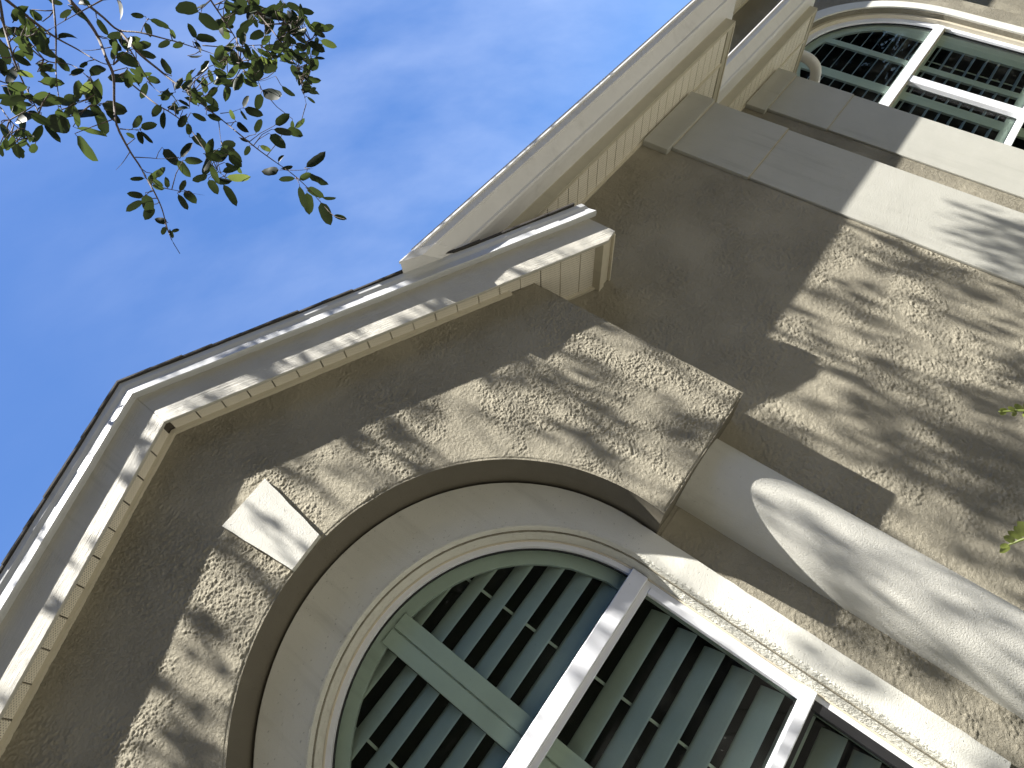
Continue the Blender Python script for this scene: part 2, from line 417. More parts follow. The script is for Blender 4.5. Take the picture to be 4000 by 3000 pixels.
def in_gable(X, Z):
    d1 = (Z0 + SOF - KS*np.abs(X-XC) - Z)*0.9
    d2 = np.minimum(XR-X, X-XL); d3 = Z-ZB
    d4 = np.hypot(X-AC, Z-AZ) - AR*1.002
    return np.minimum(np.minimum(d1, d2), np.minimum(d3, d4))
coat('stucco_coat', -1.5, XR, ZB, 2.66, 0.0038, YG, in_gable, 3, 'trowelled stucco texture of the gable wall')
def in_wall(X, Z):
    d1 = np.minimum(4.89-X, 1.975-Z); d2 = X-1.31
    hid = np.minimum(X-(XR-0.25), 9) if False else None
    d3 = np.maximum(X-(1.95), ZB-0.01-Z)      # hidden behind the bay
    return np.minimum(np.minimum(d1, d2), d3)
coat('stucco_coat', 1.30, 4.16, -1.9, 1.975, 0.0058, YB, in_wall, 40, 'trowelled stucco texture of the main wall', 0.85)

# keystone
plate('keystone', [jag([(-0.009, 1.955), (0.049, 1.507), (0.247, 1.530), (0.290, 1.98)], 0.003, 5.0)], YG-0.035, YG+0.0-0.001, m_white, house, 'off white wedge keystone at the crown of the arch', bv=0.004)

# window 1 outlines
WC, WZ = 0.17, 0.20
def archloop(cx, cz, r, zb, n=48, xl=None, xr=None):
    xr = cx + r if xr is None else xr; xl = cx - r if xl is None else xl
    return [(xr, zb), (xr, cz)] + arc(cx, cz, r, 0, 180, n)[1:-1] + [(xl, cz), (xl, zb)]
ZLOW = -1.35
# main wall with its window opening
wall_outer = [(-8, GZ-0.3), (4.87, GZ-0.3), (4.87, 2.0), (-8, 2.0)]
plate('stucco_wall', [wall_outer, archloop(WC, WZ, 0.985, ZLOW)], YB, YB+0.16, m_stucco, house, 'taupe stucco main wall beside and behind the bay')
# cream surround filling the arch behind the bay
so_ = []
xo = 1.322
o_l = [(xo, ZLOW-0.12), (xo, AZ)] + arc(AC, AZ, xo-AC, 0, 180, 48)[1:-1] + [(2*AC-xo, AZ), (2*AC-xo, ZLOW-0.12)]
sur = plate('window_surround', [jag(o_l[:2], 0.004, 7.0, closed=False) + o_l[2:], archloop(WC, WZ, 1.005, ZLOW)], YB-0.035, YB+0.02, m_cream, house, 'cream stucco surround of the large arched window', bv=0.006)
# stepped inner reveal
def reveal(cx, cz, rings, zlow, label, mat):
    vs = []; fs = []; n = None
    for (r, y, dz) in rings:
        lp = archloop(cx, cz, r, zlow + dz, 72); n = len(lp); vs += [(p[0], y, p[1]) for p in lp]
    for k in range(len(rings)-1):
        for i in range(n):
            j = (i+1) % n; fs.append((k*n+i, k*n+j, (k+1)*n+j, (k+1)*n+i))
    me = fixn(mesh('window_reveal', vs, fs))
    for p in me.polygons: p.use_smooth = False
    return link('window_reveal', me, mat, house, label)
reveal(WC, WZ, [(1.012, YB-0.0366, -0.004), (1.000, YB-0.035, 0.0), (0.994, YB-0.018, 0.002), (0.978, YB+0.045, 0.01), (0.964, YB+0.086, 0.02), (0.964, YB+0.14, 0.02)], ZLOW, 'rough cream plaster reveal of the large window', m_rough)
reveal(WC, WZ, [(0.9645, YB+0.078, 0.02), (0.957, YB+0.0795, 0.024), (0.957, YB+0.1, 0.024)], ZLOW, 'thin beige caulk line around the large window frame', m_sealant)

# windows
def mkwindow(cx, cz, ro, ri, y0, zlow, bars, mull, name, label):
    """frame ring with rails; returns the frame mesh object"""
    fr = plate(name, [archloop(cx, cz, ro, zlow, 64), archloop(cx, cz, ri, zlow+0.04, 64)], y0, y0+0.055, m_vinyl_plain, house, label, bv=0.004)
    plate('glazing_gasket', [archloop(cx, cz, ri+0.003, zlow+0.037, 64), archloop(cx, cz, ri-0.006, zlow+0.046, 64)], y0+0.03, y0+0.05, m_black, fr)
    for (z0, z1, dy) in bars:
        h = ri if z0 < cz else math.sqrt(ri*ri-(z0-cz)**2)
        box('transom', cx-h-0.03, cx+h+0.03, y0-dy, y0+0.05, z0, z1, m_vinyl_plain, fr, bv=0.005)
    for (x0, x1, z0, z1, dy) in mull:
        box('mullion', x0, x1, y0-dy, y0+0.048, z0, z1, m_vinyl_plain, fr, bv=0.005)
    me = D.meshes.new('pane'); bm = bmesh.new()
    vs = [bm.verts.new((p[0], y0+0.04, p[1])) for p in archloop(cx, cz, ri+0.001, zlow+0.04, 64)]
    bm.faces.new(vs); bmesh.ops.triangulate(bm, faces=bm.faces); bm.to_mesh(me); bm.free()
    link('pane', me, m_glass, fr)
    return fr
Y1 = YB + 0.088
w1 = mkwindow(WC, WZ, 0.985, 0.93, Y1, ZLOW, [(0.162, 0.252, 0.028), (-0.742, -0.688, 0.022)], [], 'window', 'large white arched window behind the bay arch')
# inner stepped face of sash frames below the transom
box('transom', WC-0.93, WC+0.93, Y1-0.006, Y1+0.04, 0.128, 0.1615, m_vinyl_plain, w1, bv=0.003)
for xx in (1.066,):
    box('sash_stile', xx, xx+0.032, Y1-0.012, Y1+0.03, -0.687, 0.127, m_vinyl_plain, w1, bv=0.003)
    box('sash_stile', xx-0.012, xx+0.034, Y1-0.008, Y1+0.03, ZLOW+0.05, -0.743, m_black, w1, bv=0.003)
box('sash_rail', WC-0.9, 1.066, Y1+0.0, Y1+0.03, -0.765, -0.7425, m_black, w1)

def louver(name, x0, x1, zf, yf, wdt, tilt, parent, mat, x0b=None, x1b=None, th=0.011):
    c, s = math.cos(tilt), math.sin(tilt)
    prof = []
    for k in range(9):                       # flattened ellipse blade
        pass
    for k in range(12):
        a = 2*math.pi*k/12
        u = wdt/2 + wdt/2*math.cos(a); v = th/2*math.sin(a)
        prof.append((yf + u*c - v*s, zf + u*s + v*c, u/wdt))
    vs = []; n = len(prof)
    for (y, z, t) in prof: vs.append((x0 + ((x0b if x0b is not None else x0)-x0)*t, y, z))
    for (y, z, t) in prof: vs.append((x1 + ((x1b if x1b is not None else x1)-x1)*t, y, z))
    fs = [(i, (i+1) % n, n+(i+1) % n, n+i) for i in range(n)] + [tuple(range(n))[::-1], tuple(range(n, 2*n))]
    return link(name, fixn(mesh(name, vs, fs)), mat, parent)

# shutters of window 1
YS = 3.50
def clip_arch(cx, cz, r, z):
    return math.sqrt(max(0.0, r*r-(z-cz)**2)) if z > cz else r
RS = 0.872
def half_opening(x0, x1, z0, cx, cz, r, n=14):
    """opening between x0 and x1, above z0 and below the arch"""
    pts = [(x0, z0), (x1, z0)]
    for i in range(n+1):
        x = x1 + (x0-x1)*i/n
        d = r*r-(x-cx)**2
        pts.append((x, max(z0+0.005, cz + math.sqrt(max(0, d)))))
    return pts
op = []
xr_ = WC + math.sqrt(RS*RS - (0.24-WZ)**2) - 0.01
op.append(half_opening(0.262, xr_, 0.262, WC, WZ, RS)); op.append(half_opening(WC-(xr_-WC), 0.078, 0.262, WC, WZ, RS)[:])
sh = plate('shutter', [archloop(WC, WZ, 0.965, ZLOW)] + op + [[(0.262, ZLOW+0.1), (1.083, ZLOW+0.1), (1.083, 0.155), (0.262, 0.155)], [(-0.745, ZLOW+0.1), (0.078, ZLOW+0.1), (0.078, 0.155), (-0.745, 0.155)]],
           YS-0.012, YS+0.018, m_shut, house, 'white plantation shutter inside the large arched window', bv=0.002)
box('centre_stile', 0.078, 0.164, YS-0.034, YS-0.012, ZLOW+0.1, WZ+0.9, m_shut, sh, bv=0.003)
box('centre_stile', 0.172, 0.262, YS-0.034, YS-0.012, ZLOW+0.1, WZ+0.9, m_shut, sh, bv=0.003)
TL = math.radians(50); LW = 0.130
zl = [1.005-0.006, 0.857, 0.709, 0.561, 0.413, 0.268] + [0.1325-0.157*k for k in range(9)]
for z in zl:
    if z > 0.26:
        zt = z + LW*math.sin(TL)
        hf = math.sqrt(max(0, 0.90**2-(z-WZ)**2)); hb = math.sqrt(max(0.0004, 0.90**2-(zt-WZ)**2))
        louver('louver', 0.264, WC+hf, z, YS+0.012, LW, TL, sh, m_shut, x1b=max(0.3, WC+hb))
        louver('louver', WC-hf, 0.076, z, YS+0.012, LW, TL, sh, m_shut, x0b=min(0.03, WC-hb))
    else:
        louver('louver', 0.264, 1.08, z, YS+0.012, LW, TL, sh, m_shut)
        louver('louver', -0.743, 0.076, z, YS+0.012, LW, TL, sh, m_shut)
for x in (0.62, -0.30):
    box('tilt_rod', x-0.007, x+0.007, YS+0.125, YS+0.137, 0.27, 1.0, m_shut, sh)
    box('tilt_rod', x-0.007, x+0.007, YS+0.125, YS+0.137, ZLOW+0.1, 0.15, m_shut, sh)
# dim rooms behind the glass
def room(x0, x1, y0, y1, z0, z1, label):
    v, f = boxv(x0, x1, y0, y1, z0, z1); f = [f[0], f[1], f[3], f[4], f[5]]
    f = [tuple(reversed(q)) for q in f]
    return link('room_wall', mesh('room_wall', v, f), m_room, house, label)
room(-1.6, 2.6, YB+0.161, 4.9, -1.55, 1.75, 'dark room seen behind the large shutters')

# half-round columns under the bay
def column(xc, label):
    r = 0.240; n = 40; prof = []
    for i in range(n+1):
        a = math.pi + math.pi*i/n
        prof.append((xc + r*math.cos(a), YB + 0.04 + r*math.sin(a)))
    prof += [(xc + r, YB + 0.06), (xc - r, YB + 0.06)]
    o = sweep('column', prof, [(lambda a, b, z=z: (a, b, z)) for z in (GZ-0.1, GZ-0.098, -0.8, ZB-0.002, ZB)], m_white, house, label)
    for p in o.data.polygons: p.use_smooth = len(p.vertices) == 4
    return o
column(1.772, 'off white half round column under the right end of the bay')
column(2*XC-1.772, 'off white half round column under the left end of the bay')

# rake boards, crown drip edge, soffits of the gable
def rake_side(sg):
    X = lambda d: XC + sg*d
    side = 'right' if sg > 0 else 'left'
    e1, e2 = 2.532, 2.436
    prof = [(X(0), Z0), (X(e2), Z0-KS*e2), (X(e1), Z0-KS*e2+0.012), (X(e1), Z0-KS*e1+0.29), (X(0), Z0+0.29)]
    fb = plate('rake_board', [prof], YF, YF+0.021, m_wood, house, 'cream wood grained rake board on the %s slope of the gable' % side, bv=0.003)
    cp = [(YF-0.001, 0.250), (YF-0.030, 0.246), (YF-0.044, 0.248), (YF-0.047, 0.251), (YF-0.045, 0.257), (YF-0.040, 0.280), (YF-0.037, 0.305), (YF-0.040, 0.316), (YF-0.046, 0.332), (YF-0.047, 0.362), (YF-0.001, 0.365)]
    pth = []
    K = 14
    for k in range(K+1):
        dd = 2.575*k/K
        wob = 0.0015*math.sin(k*2.3)
        pth.append(lambda a, b, dd=dd, wob=wob: (X(dd), a, Z0 - KS*dd + b + wob))
    sweep('drip_edge', cp, pth, m_metal, house, 'white metal drip edge along the %s slope of the gable' % side)
    # shingle ends peeping over the drip edge
    d = 0.0; i = 0
    while d < 2.45:
        st = 0.148; th = 0.011
        lift = random.uniform(0.004, 0.009); jut = random.uniform(-0.010, 0.006)
        b0 = Z0+0.366
        p = [(X(d), b0-KS*d), (X(d+0.17), b0-KS*(d+0.17)+lift), (X(d+0.17), b0-KS*(d+0.17)+lift+th), (X(d), b0-KS*d+th+0.001)]
        y0 = YF-0.057+jut*0.6
        vs = [(q[0], y0, q[1]) for q in p] + [(q[0], YF+0.45, q[1]) for q in p]
        link('shingle', fixn(mesh('shingle', vs, [(0,1,2,3), (7,6,5,4), (0,4,5,1), (1,5,6,2), (2,6,7,3), (3,7,4,0)])), m_shingle, house)
        d += st; i += 1
    # wall-side J strip and soffit panels
    xe = 2.42
    js = []
    for dd in (0.0, XR-XC-0.16):
        js.append(lambda a, b, dd=dd: (X(dd), a, Z0-KS*dd+b))
    sweep('trim_strip', [(YG-0.024, 0.022), (YG-0.001, 0.022), (YG-0.001, 0.049), (YG-0.024, 0.049)], js, m_trim, house)
    d = 0.02; pw = 0.127; vs0 = None
    while d < xe - 0.006:
        d1 = min(d + pw, xe)
        yb = YG - 0.002 if d1 < XR - XC + 0.02 else YB - 0.002
        for (u0, u1, dz) in ((d+0.003, d1-0.004, 0.050),):
            if dz > 0.055: continue
            vs = []
            for (uu) in (u0, u1):
                z = Z0-KS*uu+dz
                vs += [(X(uu), YF+0.022, z), (X(uu), yb, z), (X(uu), yb, z+0.012), (X(uu), YF+0.022, z+0.012)]
            link('soffit_panel', fixn(mesh('soffit_panel', vs, [(0,1,5,4), (1,2,6,5), (2,3,7,6), (3,0,4,7), (0,3,2,1), (4,5,6,7)])), m_soffit, house)
        d = d1
    # backing above the grooves
    bk = [(lambda a, b, dd=dd: (X(dd), a, Z0-KS*dd+b)) for dd in (0.0, 2.44)]
    sweep('soffit_backing', [(YF+0.022, 0.061), (YB-0.002, 0.061), (YB-0.002, 0.075), (YF+0.022, 0.075)], bk, m_gap, house)
    # return trim along the side eave
    zz = Z0-KS*e2
    x0, x1 = sorted((X(2.400), X(2.455)))
    box('trim_strip', x0, x1, YF+0.023, YB-0.002, zz+0.010, zz+0.09, m_trim, house, bv=0.002)
    x0, x1 = sorted((X(2.456), X(2.515)))
    box('return_board', x0, x1, YF+0.023, YB-0.002, zz+0.022, zz+0.20, m_trim, house, bv=0.003)
    x0, x1 = sorted((X(2.516), X(2.532)))
    box('return_board', x0, x1, YF+0.0225, YB-0.002, zz+0.004, zz+0.21, m_trim, house, bv=0.003)
    if sg > 0:
        s2 = [(lambda a, b, dd=dd: (X(dd), a, Z0-KS*dd+b)) for dd in (XR-XC+0.002, 2.425)]
        sweep('trim_strip', [(YB-0.022, 0.024), (YB-0.0015, 0.024), (YB-0.0015, 0.049), (YB-0.022, 0.049)], s2, m_trim, house)
rake_side(1); rake_side(-1)
# gable roof deck
rp_ = [(lambda a, b, xx=xx: (xx, a, Z0 - KS*abs(xx-XC) + b)) for xx in (XC-2.555, XC, XC+2.555)]
sweep('gable_roof', [(YF-0.035, 0.3655), (6.4, 0.3655), (6.4, 0.352), (YF-0.0, 0.352)], rp_, m_shingle, house, 'charcoal shingled roof of the gabled bay')

# ------------------------------------------------------------------ the two stepped eaves on the right
m_end = m_gutter
def eave(x0, x1, xw, yw, yw2, zs, label, side_pipe=False, left_cut=True, soffit_from=None):
    """x0..x1 eave run, xw right wall corner, yw wall face, yw2 next wall face"""
    yf = yw - 0.325
    zf = zs - 0.012
    box('fascia_board', x0, x1, yf, yf+0.02, zf, zf+0.15, m_fascia, house, 'beige fascia board of ' + label, bv=0.002)
    box('trim_strip', x0, x1-0.002, yf+0.0205, yf+0.034, zf-0.001, zf+0.012, m_trim, house)
    # boxed side return
    box('return_board', x1-0.105, x1-0.0205, yf+0.0212, yw2-0.001, zf+0.004, zf+0.10, m_fascia, house, 'beige boxed return of ' + label, bv=0.002)
    box('fascia_board', x1-0.02, x1, yf+0.0207, yw2-0.001, zf-0.004, zf+0.15, m_trim, house, bv=0.002)
    sf = x0 if soffit_from is None else soffit_from
    d = sf; pw = 0.127; me = None
    while d < x1 - 0.11:
        d1 = min(d+pw, x1-0.108); yb = yw-0.003 if d1 <= xw+0.03 else yw2-0.003
        v, f = boxv(d+0.0035, d1-0.0055, yf+0.036, yb, zs, zs+0.012)
        link('soffit_panel', mesh('soffit_panel', v, f), m_soffit, house)
        d = d1
    box('soffit_backing', sf, x1-0.107, yf+0.0205, yw-0.004, zs+0.0125, zs+0.02, m_gap, house)
    box('soffit_backing', xw+0.001, x1-0.107, yw-0.0035, yw2-0.004, zs+0.0125, zs+0.02, m_gap, house)
    box('trim_strip', sf, xw-0.001, yw-0.022, yw-0.0025, zs-0.020, zs-0.001, m_trim, house)
    box('trim_strip', xw+0.002, x1-0.11, yw+0.0, yw+0.02, zs-0.014, zs-0.001, m_trim, house)
    # gutter profile (offset outward from fascia, z)
    gp = [(0.001, 0.0), (-0.120, 0.0), (-0.150, 0.003), (-0.160, 0.010), (-0.164, 0.028), (-0.158, 0.040), (-0.172, 0.050), (-0.186, 0.062), (-0.198, 0.078), (-0.214, 0.090), (-0.228, 0.094), (-0.240, 0.098), (-0.246, 0.104), (-0.250, 0.150), (-0.262, 0.154), (-0.262, 0.166), (-0.240, 0.166), (-0.236, 0.10), (-0.15, 0.012), (-0.01, 0.012), (-0.01, 0.16), (0.001, 0.165)]
    zg = zs + 0.082
    path = []
    if left_cut:
        path.append(lambda a, b: (XC + (Z0+0.368 - (zg+b))/KS, yf+a, zg+b))
        xs = [x0+1.0, x0+2.0]
    else:
        xs = [x0, x0+1.0]
    for q, xx in enumerate(xs): path.append(lambda a, b, xx=xx, q=q: (xx, yf+a, zg+b-0.003*(q+1)))
    path.append(lambda a, b: (x1 - a, yf + a, zg+b-0.004))     # mitred corner
    path.append(lambda a, b: (x1 - a, yw2-0.06, zg+b-0.004))
    gt = sweep('gutter', gp, path, m_gutter, house, 'off white gutter of ' + label)
    return yf, zg
ZS = 1.982
y1f, z1g = eave(1.66, 5.57, 4.87, YB, 4.265, ZS, 'the lower eave beside the gable')
y2f, z2g = eave(5.0, 8.16, 7.27, 4.265, 5.15, ZS, 'the second eave beyond it', left_cut=False)
# flap of folded gutter end over the gable shingles
for (xa, xb, yy0, yy1, name) in ((1.63, 2.05, y1f-0.25, y1f-0.02, 'gutter_end'),):
    vs = []
    e = 0.336
    pr = [(y1f-0.262, z1g+0.160), (y1f-0.250, z1g+0.10), (y1f-0.165, z1g+0.05), (y1f-0.160, z1g+0.001), (y1f-0.001, z1g-0.001)]
    lo = [(XC+(Z0+0.368-z)/KS-0.010, y, z-0.004) for y, z in pr]
    hi = [(XC+(Z0+0.368-z)/KS+0.10, y-0.003, z-0.006) for y, z in pr]
    vs = lo + hi; n = len(pr)
    o = link('gutter_end', fixn(mesh('gutter_end', vs, [(i, i+1, n+i+1, n+i) for i in range(n-1)])), m_gutter, house, 'folded end of the gutter resting on the gable shingles')
    so2 = o.modifiers.new('t', 'SOLIDIFY'); so2.thickness = 0.003
    # closing cap following the roof
    link('gutter_cap', mesh('gutter_cap', lo + [(XC+(Z0+0.368-(z1g+0.16))/KS-0.010, y1f-0.001, z1g+0.156)], [tuple(range(n+1))]), m_gutter, house)
# downspout elbow on the second eave
def rect_tube(name, pts, wx, wy, label):
    pts = smooth_path(pts, 5); vs = []; fs = []
    for i, p in enumerate(pts):
        t = (pts[min(i+1, len(pts)-1)] - pts[max(i-1, 0)]).normalized()
        a = Vector((1, 0, 0)); b = t.cross(a).normalized()
        for k in range(16):
            an = 2*math.pi*k/16; ca, sa = math.cos(an), math.sin(an)
            q = 3.2
            rr = (abs(ca)**q + abs(sa)**q) ** (-1/q)
            rib = 1 + 0.025*(i % 2)
            vs.append(p + a*ca*rr*wx*rib + b*sa*rr*wy*rib)
    for i in range(len(pts)-1):
        for k in range(16): fs.append((i*16+k, i*16+(k+1) % 16, (i+1)*16+(k+1) % 16, (i+1)*16+k))
    me = fixn(mesh(name, vs, fs))
    for p in me.polygons: p.use_smooth = True
    return link(name, me, m_gutter, house, label)
rect_tube('downspout', [(8.26, 4.56, 2.08), (8.26, 4.56, 1.98), (8.26, 4.585, 1.87), (8.26, 4.66, 1.78), (8.26, 4.80, 1.745), (8.26, 4.95, 1.73), (8.26, 5.05, 1.66), (8.26, 5.08, 1.5), (8.26, 5.08, 0.5), (8.26, 5.08, -1.5)], 0.05, 0.062, 'off white ribbed downspout elbow under the second eave')

# stepped walls
box('stucco_wall', 4.72, 4.87, YB+0.161, 4.265, GZ-0.3, 2.0, m_stucco, house, 'taupe side wall at the first step')
box('stucco_wall', 4.8705, 7.27, 4.265, 4.42, GZ-0.3, 2.0, m_stucco, house, 'taupe stucco wall between the two pilasters')
box('stucco_wall', 7.12, 7.27, 4.4205, 5.15, GZ-0.3, 2.0, m_stucco, house, 'taupe side wall at the second step')
# upper window wall
UC, UZ = 9.78, 0.88
UL = -1.15
plate('stucco_wall', [[(3.0, GZ-0.3), (11.97, GZ-0.3), (11.97, 3.56), (3.0, 3.56)], archloop(UC, UZ, 1.63, UL)], 5.15, 5.32, m_stucco, house, 'taupe stucco far wall around the second arched window')
box('stucco_wall', 11.8, 11.97, 5.3205, 6.6, GZ-0.3, 3.56, m_stucco, house)
box('stucco_wall', 11.9705, 20, 6.3, 6.5, GZ-0.3, 3.9, m_stucco, house, 'shaded taupe recess wall past the second window')
plate('window_surround', [archloop(UC, UZ, 1.815, UL-0.17), archloop(UC, UZ, 1.645, UL)], 5.128, 5.24, m_cream, house, 'cream stucco surround of the second arched window', bv=0.006)
plate('window_reveal', [archloop(UC, UZ, 1.6445, UL-0.001), archloop(UC, UZ, 1.585, UL+0.03)], 5.215, 5.31, m_sealant, house, 'beige inner reveal of the second window', bv=0.01)
Y2 = 5.27
w2 = mkwindow(UC, UZ, 1.60, 1.505, Y2, UL, [(0.88, 1.01, 0.03), (-0.61, -0.53, 0.02)], [(9.70, 9.855, -0.53, 0.88, 0.02)], 'window', 'second white arched window with shutters beyond the pilasters')
box('transom', UC-1.5, UC+1.5, Y2-0.008, Y2+0.03, 0.862, 0.8795, m_trim, w2)
ops = []
R2 = 1.40
for x0, x1 in ((10.355, 10.96), (9.60, 10.225), (8.78, 9.405)):
    ops.append(half_opening(x0, x1, 1.045, UC, UZ, R2, 10))
    ops.append([(x0, -0.42), (x1, -0.42), (x1, 0.835), (x0, 0.835)])
    ops.append([(x0, UL+0.1), (x1, UL+0.1), (x1, -0.56), (x0, -0.56)])
sh2 = plate('shutter', [archloop(UC, UZ, 1.59, UL)] + ops, 5.347, 5.377, m_shut, house, 'white plantation shutter inside the second window', bv=0.002)
for x0, x1 in ((10.355, 10.96), (9.60, 10.225), (8.78, 9.405)):
    for k in range(9):
        z = 1.09 + 0.157*k
        h = R2*R2 - (z+0.02-UZ)**2
        if h <= 0: continue
        h = math.sqrt(h); a = max(x0, UC-h); b = min(x1, UC+h)
        if b - a > 0.08: louver('louver', a, b, z, 5.335, 0.085, math.radians(24), sh2, m_shut)
    for k in range(8):
        louver('louver', x0, x1, 0.765-0.157*k, 5.335, 0.085, math.radians(24), sh2, m_shut)
    box('tilt_rod', (x0+x1)/2-0.008, (x0+x1)/2+0.008, 5.43, 5.44, -0.42, 0.83, m_shut, sh2)
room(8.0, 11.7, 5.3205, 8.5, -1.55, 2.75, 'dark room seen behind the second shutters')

# pilasters: capital, neck, shaft
def pilaster(xa, xb, y, lean, label):
    p = box('pilaster', xa+0.004, xb-0.002, y-0.022, y-0.0005, GZ, 1.088, m_pil, house, label, bv=0.005)
    box('neck_block', xa-0.012, xb+0.004, y-0.030, y-0.0005, 1.092, 1.736, m_pil, p, bv=0.005)
    box('cap_block', xa-lean, xb+0.006, y-0.052, y-0.0005, 1.74, ZS-0.021, m_pil, p, bv=0.006)
    for zz, dd in ((1.0885, 0.0305), (1.7365, 0.0325)):
        pts = [(xa+0.0, zz)] + [(xa + (xb-xa)*i/24.0, zz + 0.0012*mnoise.noise(Vector((i*0.9, zz*5, 3)))) for i in range(1, 24)] + [(xb+0.001, zz)]
        lp = pts + [(q[0], q[1]+0.003) for q in reversed(pts)]
        plate('caulk_joint', [lp], y-dd, y-0.004, m_sealant, p)
    return p
pilaster(4.165, 4.868, YB, 0.085, 'warm white pilaster at the first wall step, nearer the gable')
pilaster(6.545, 7.268, 4.265, 0.085, 'warm white pilaster at the second wall step, beside the far window')

# roofs
def slab(name, vs, label):
    lo = [(x, y, z-0.02) for x, y, z in vs]; n = len(vs)
    fs = [tuple(range(n)), tuple(range(2*n-1, n-1, -1))] + [(i, (i+1) % n, n+(i+1) % n, n+i) for i in range(n)]
    return link(name, fixn(mesh(name, list(vs)+lo, fs)), m_shingle, house, label)
r0 = ZS + 0.245; e0 = y1f - 0.22
slab('roof', [(1.70, e0, r0), (5.78, e0, r0), (5.78, 4.9, r0), (4.9, 5.14, r0+0.5*(5.14-e0)), (2.3, 5.14, r0+0.5*(5.14-e0)), (2.0, 3.4, r0+0.5*(3.4-e0))], 'charcoal shingled roof over the first eave')
slab('roof', [(-8, 3.30, r0+0.5*(3.3-e0)), (4.9, 3.30, r0+0.5*(3.3-e0)), (4.9, 5.14, r0+0.5*(5.14-e0)), (-8, 5.14, r0+0.5*(5.14-e0))], 'charcoal shingled roof behind the gable')
e2_ = y2f - 0.22
slab('roof', [(5.0, e2_, r0), (8.36, e2_, r0), (8.36, 5.14, r0), (6.8, 5.14, r0+0.5*(5.14-e2_)), (5.0, 5.14, r0+0.5*(5.14-e2_))], 'charcoal shingled roof over the second eave')
# high eave above the far window
HZ = 3.55
box('fascia_board', 3.0, 12.4, 4.83, 4.85, HZ-0.012, HZ+0.16, m_fascia, house, 'beige fascia board of the high eave')
d = 3.0
while d < 12.3:
    v, f = boxv(d+0.003, d+0.242, 4.851, 5.148, HZ, HZ+0.012); link('soffit_panel', mesh('soffit_panel', v, f), m_soffit, house); d += 0.254
box('soffit_backing', 3.0, 12.4, 4.851, 6.6, HZ+0.0125, HZ+0.02, m_fascia, house)
box('trim_strip', 3.0, 11.9, 5.125, 5.148, HZ-0.02, HZ-0.001, m_trim, house)
sweep('gutter', [(0, 0), (-0.16, 0), (-0.17, 0.05), (-0.24, 0.1), (-0.26, 0.16), (0, 0.16)], [(lambda a, b, xx=xx: (xx, 4.829+a, HZ+0.08+b)) for xx in (3.0, 12.4)], m_gutter, house, 'off white gutter of the high eave')
slab('roof', [(3.0, 4.6, HZ+0.25), (13, 4.6, HZ+0.25), (13, 10, HZ+2.9), (3.0, 10, HZ+2.9)], 'charcoal shingled main roof above the high eave')
slab('roof', [(11.98, 5.3, 3.9), (20, 5.3, 3.9), (20, 10, 6.0), (11.98, 10, 6.0)], 'unseen charcoal roof added to shade the recess wall')  # out of view, added so its overhang shades the recess wall

# ------------------------------------------------------------------ the oak tree whose twigs hang into the view
def leaf_mat():
    m = D.materials.new('oak leaf'); m.use_nodes = True; n = m.node_tree; n.nodes.clear()
    o = nd(n, 'ShaderNodeOutputMaterial'); df = nd(n, 'ShaderNodeBsdfPrincipled'); tl = nd(n, 'ShaderNodeBsdfTranslucent'); mx = nd(n, 'ShaderNodeMixShader')
    oi = nd(n, 'ShaderNodeObjectInfo')
    c1 = ramp(n, oi.outputs['Random'], [(0.0, (0.018, 0.026, 0.014)), (0.7, (0.030, 0.042, 0.020)), (0.93, (0.045, 0.06, 0.028)), (1.0, (0.09, 0.10, 0.045))])
    c2 = ramp(n, oi.outputs['Random'], [(0.0, (0.008, 0.012, 0.004)), (0.75, (0.020, 0.030, 0.009)), (0.93, (0.055, 0.08, 0.018)), (1.0, (0.16, 0.20, 0.045))])
    v = coords(n)
    n.links.new(mixc(n, ramp(n, noise(n, v, 40, 4), [(0.35, g(0)), (0.7, g(0.5))]), c1, (0.02, 0.03, 0.012)), df.inputs['Base Color'])
    df.inputs['Roughness'].default_value = 0.5; df.inputs['Specular IOR Level'].default_value = 0.3
    n.links.new(c2, tl.inputs['Color']); mx.inputs[0].default_value = 0.45
    n.links.new(df.outputs[0], mx.inputs[1]); n.links.new(tl.outputs[0], mx.inputs[2]); n.links.new(mx.outputs[0], o.inputs['Surface']); return m
m_leaf = leaf_mat()
def bark():
    m, n, b = newmat('grey brown bark'); v = coords(n)
    n.links.new(mixc(n, noise(n, v, 60, 5, 0.7), (0.05, 0.035, 0.028), (0.12, 0.088, 0.07)), b.inputs['Base Color']); b.inputs['Roughness'].default_value = 0.85
    n.links.new(bump(n, noise(n, v, 90, 4), 0.003), b.inputs['Normal']); return m
m_bark = bark()
tree = D.objects.new('oak_tree', None); COL.objects.link(tree); tree.location = (-3.2, -2.6, GZ)
tree['label'] = 'oak tree whose leafy twigs hang into the sky beside the gable'; tree['category'] = 'tree'
TO = Vector(tree.location)
def tlink(name, vs, fs, mat, label=None, kind=None, smooth=True):
    me = mesh(name, [Vector(v) - TO for v in vs], fs)
    if smooth:
        for p in me.polygons: p.use_smooth = True
    return link(name, me, mat, tree, label, kind)
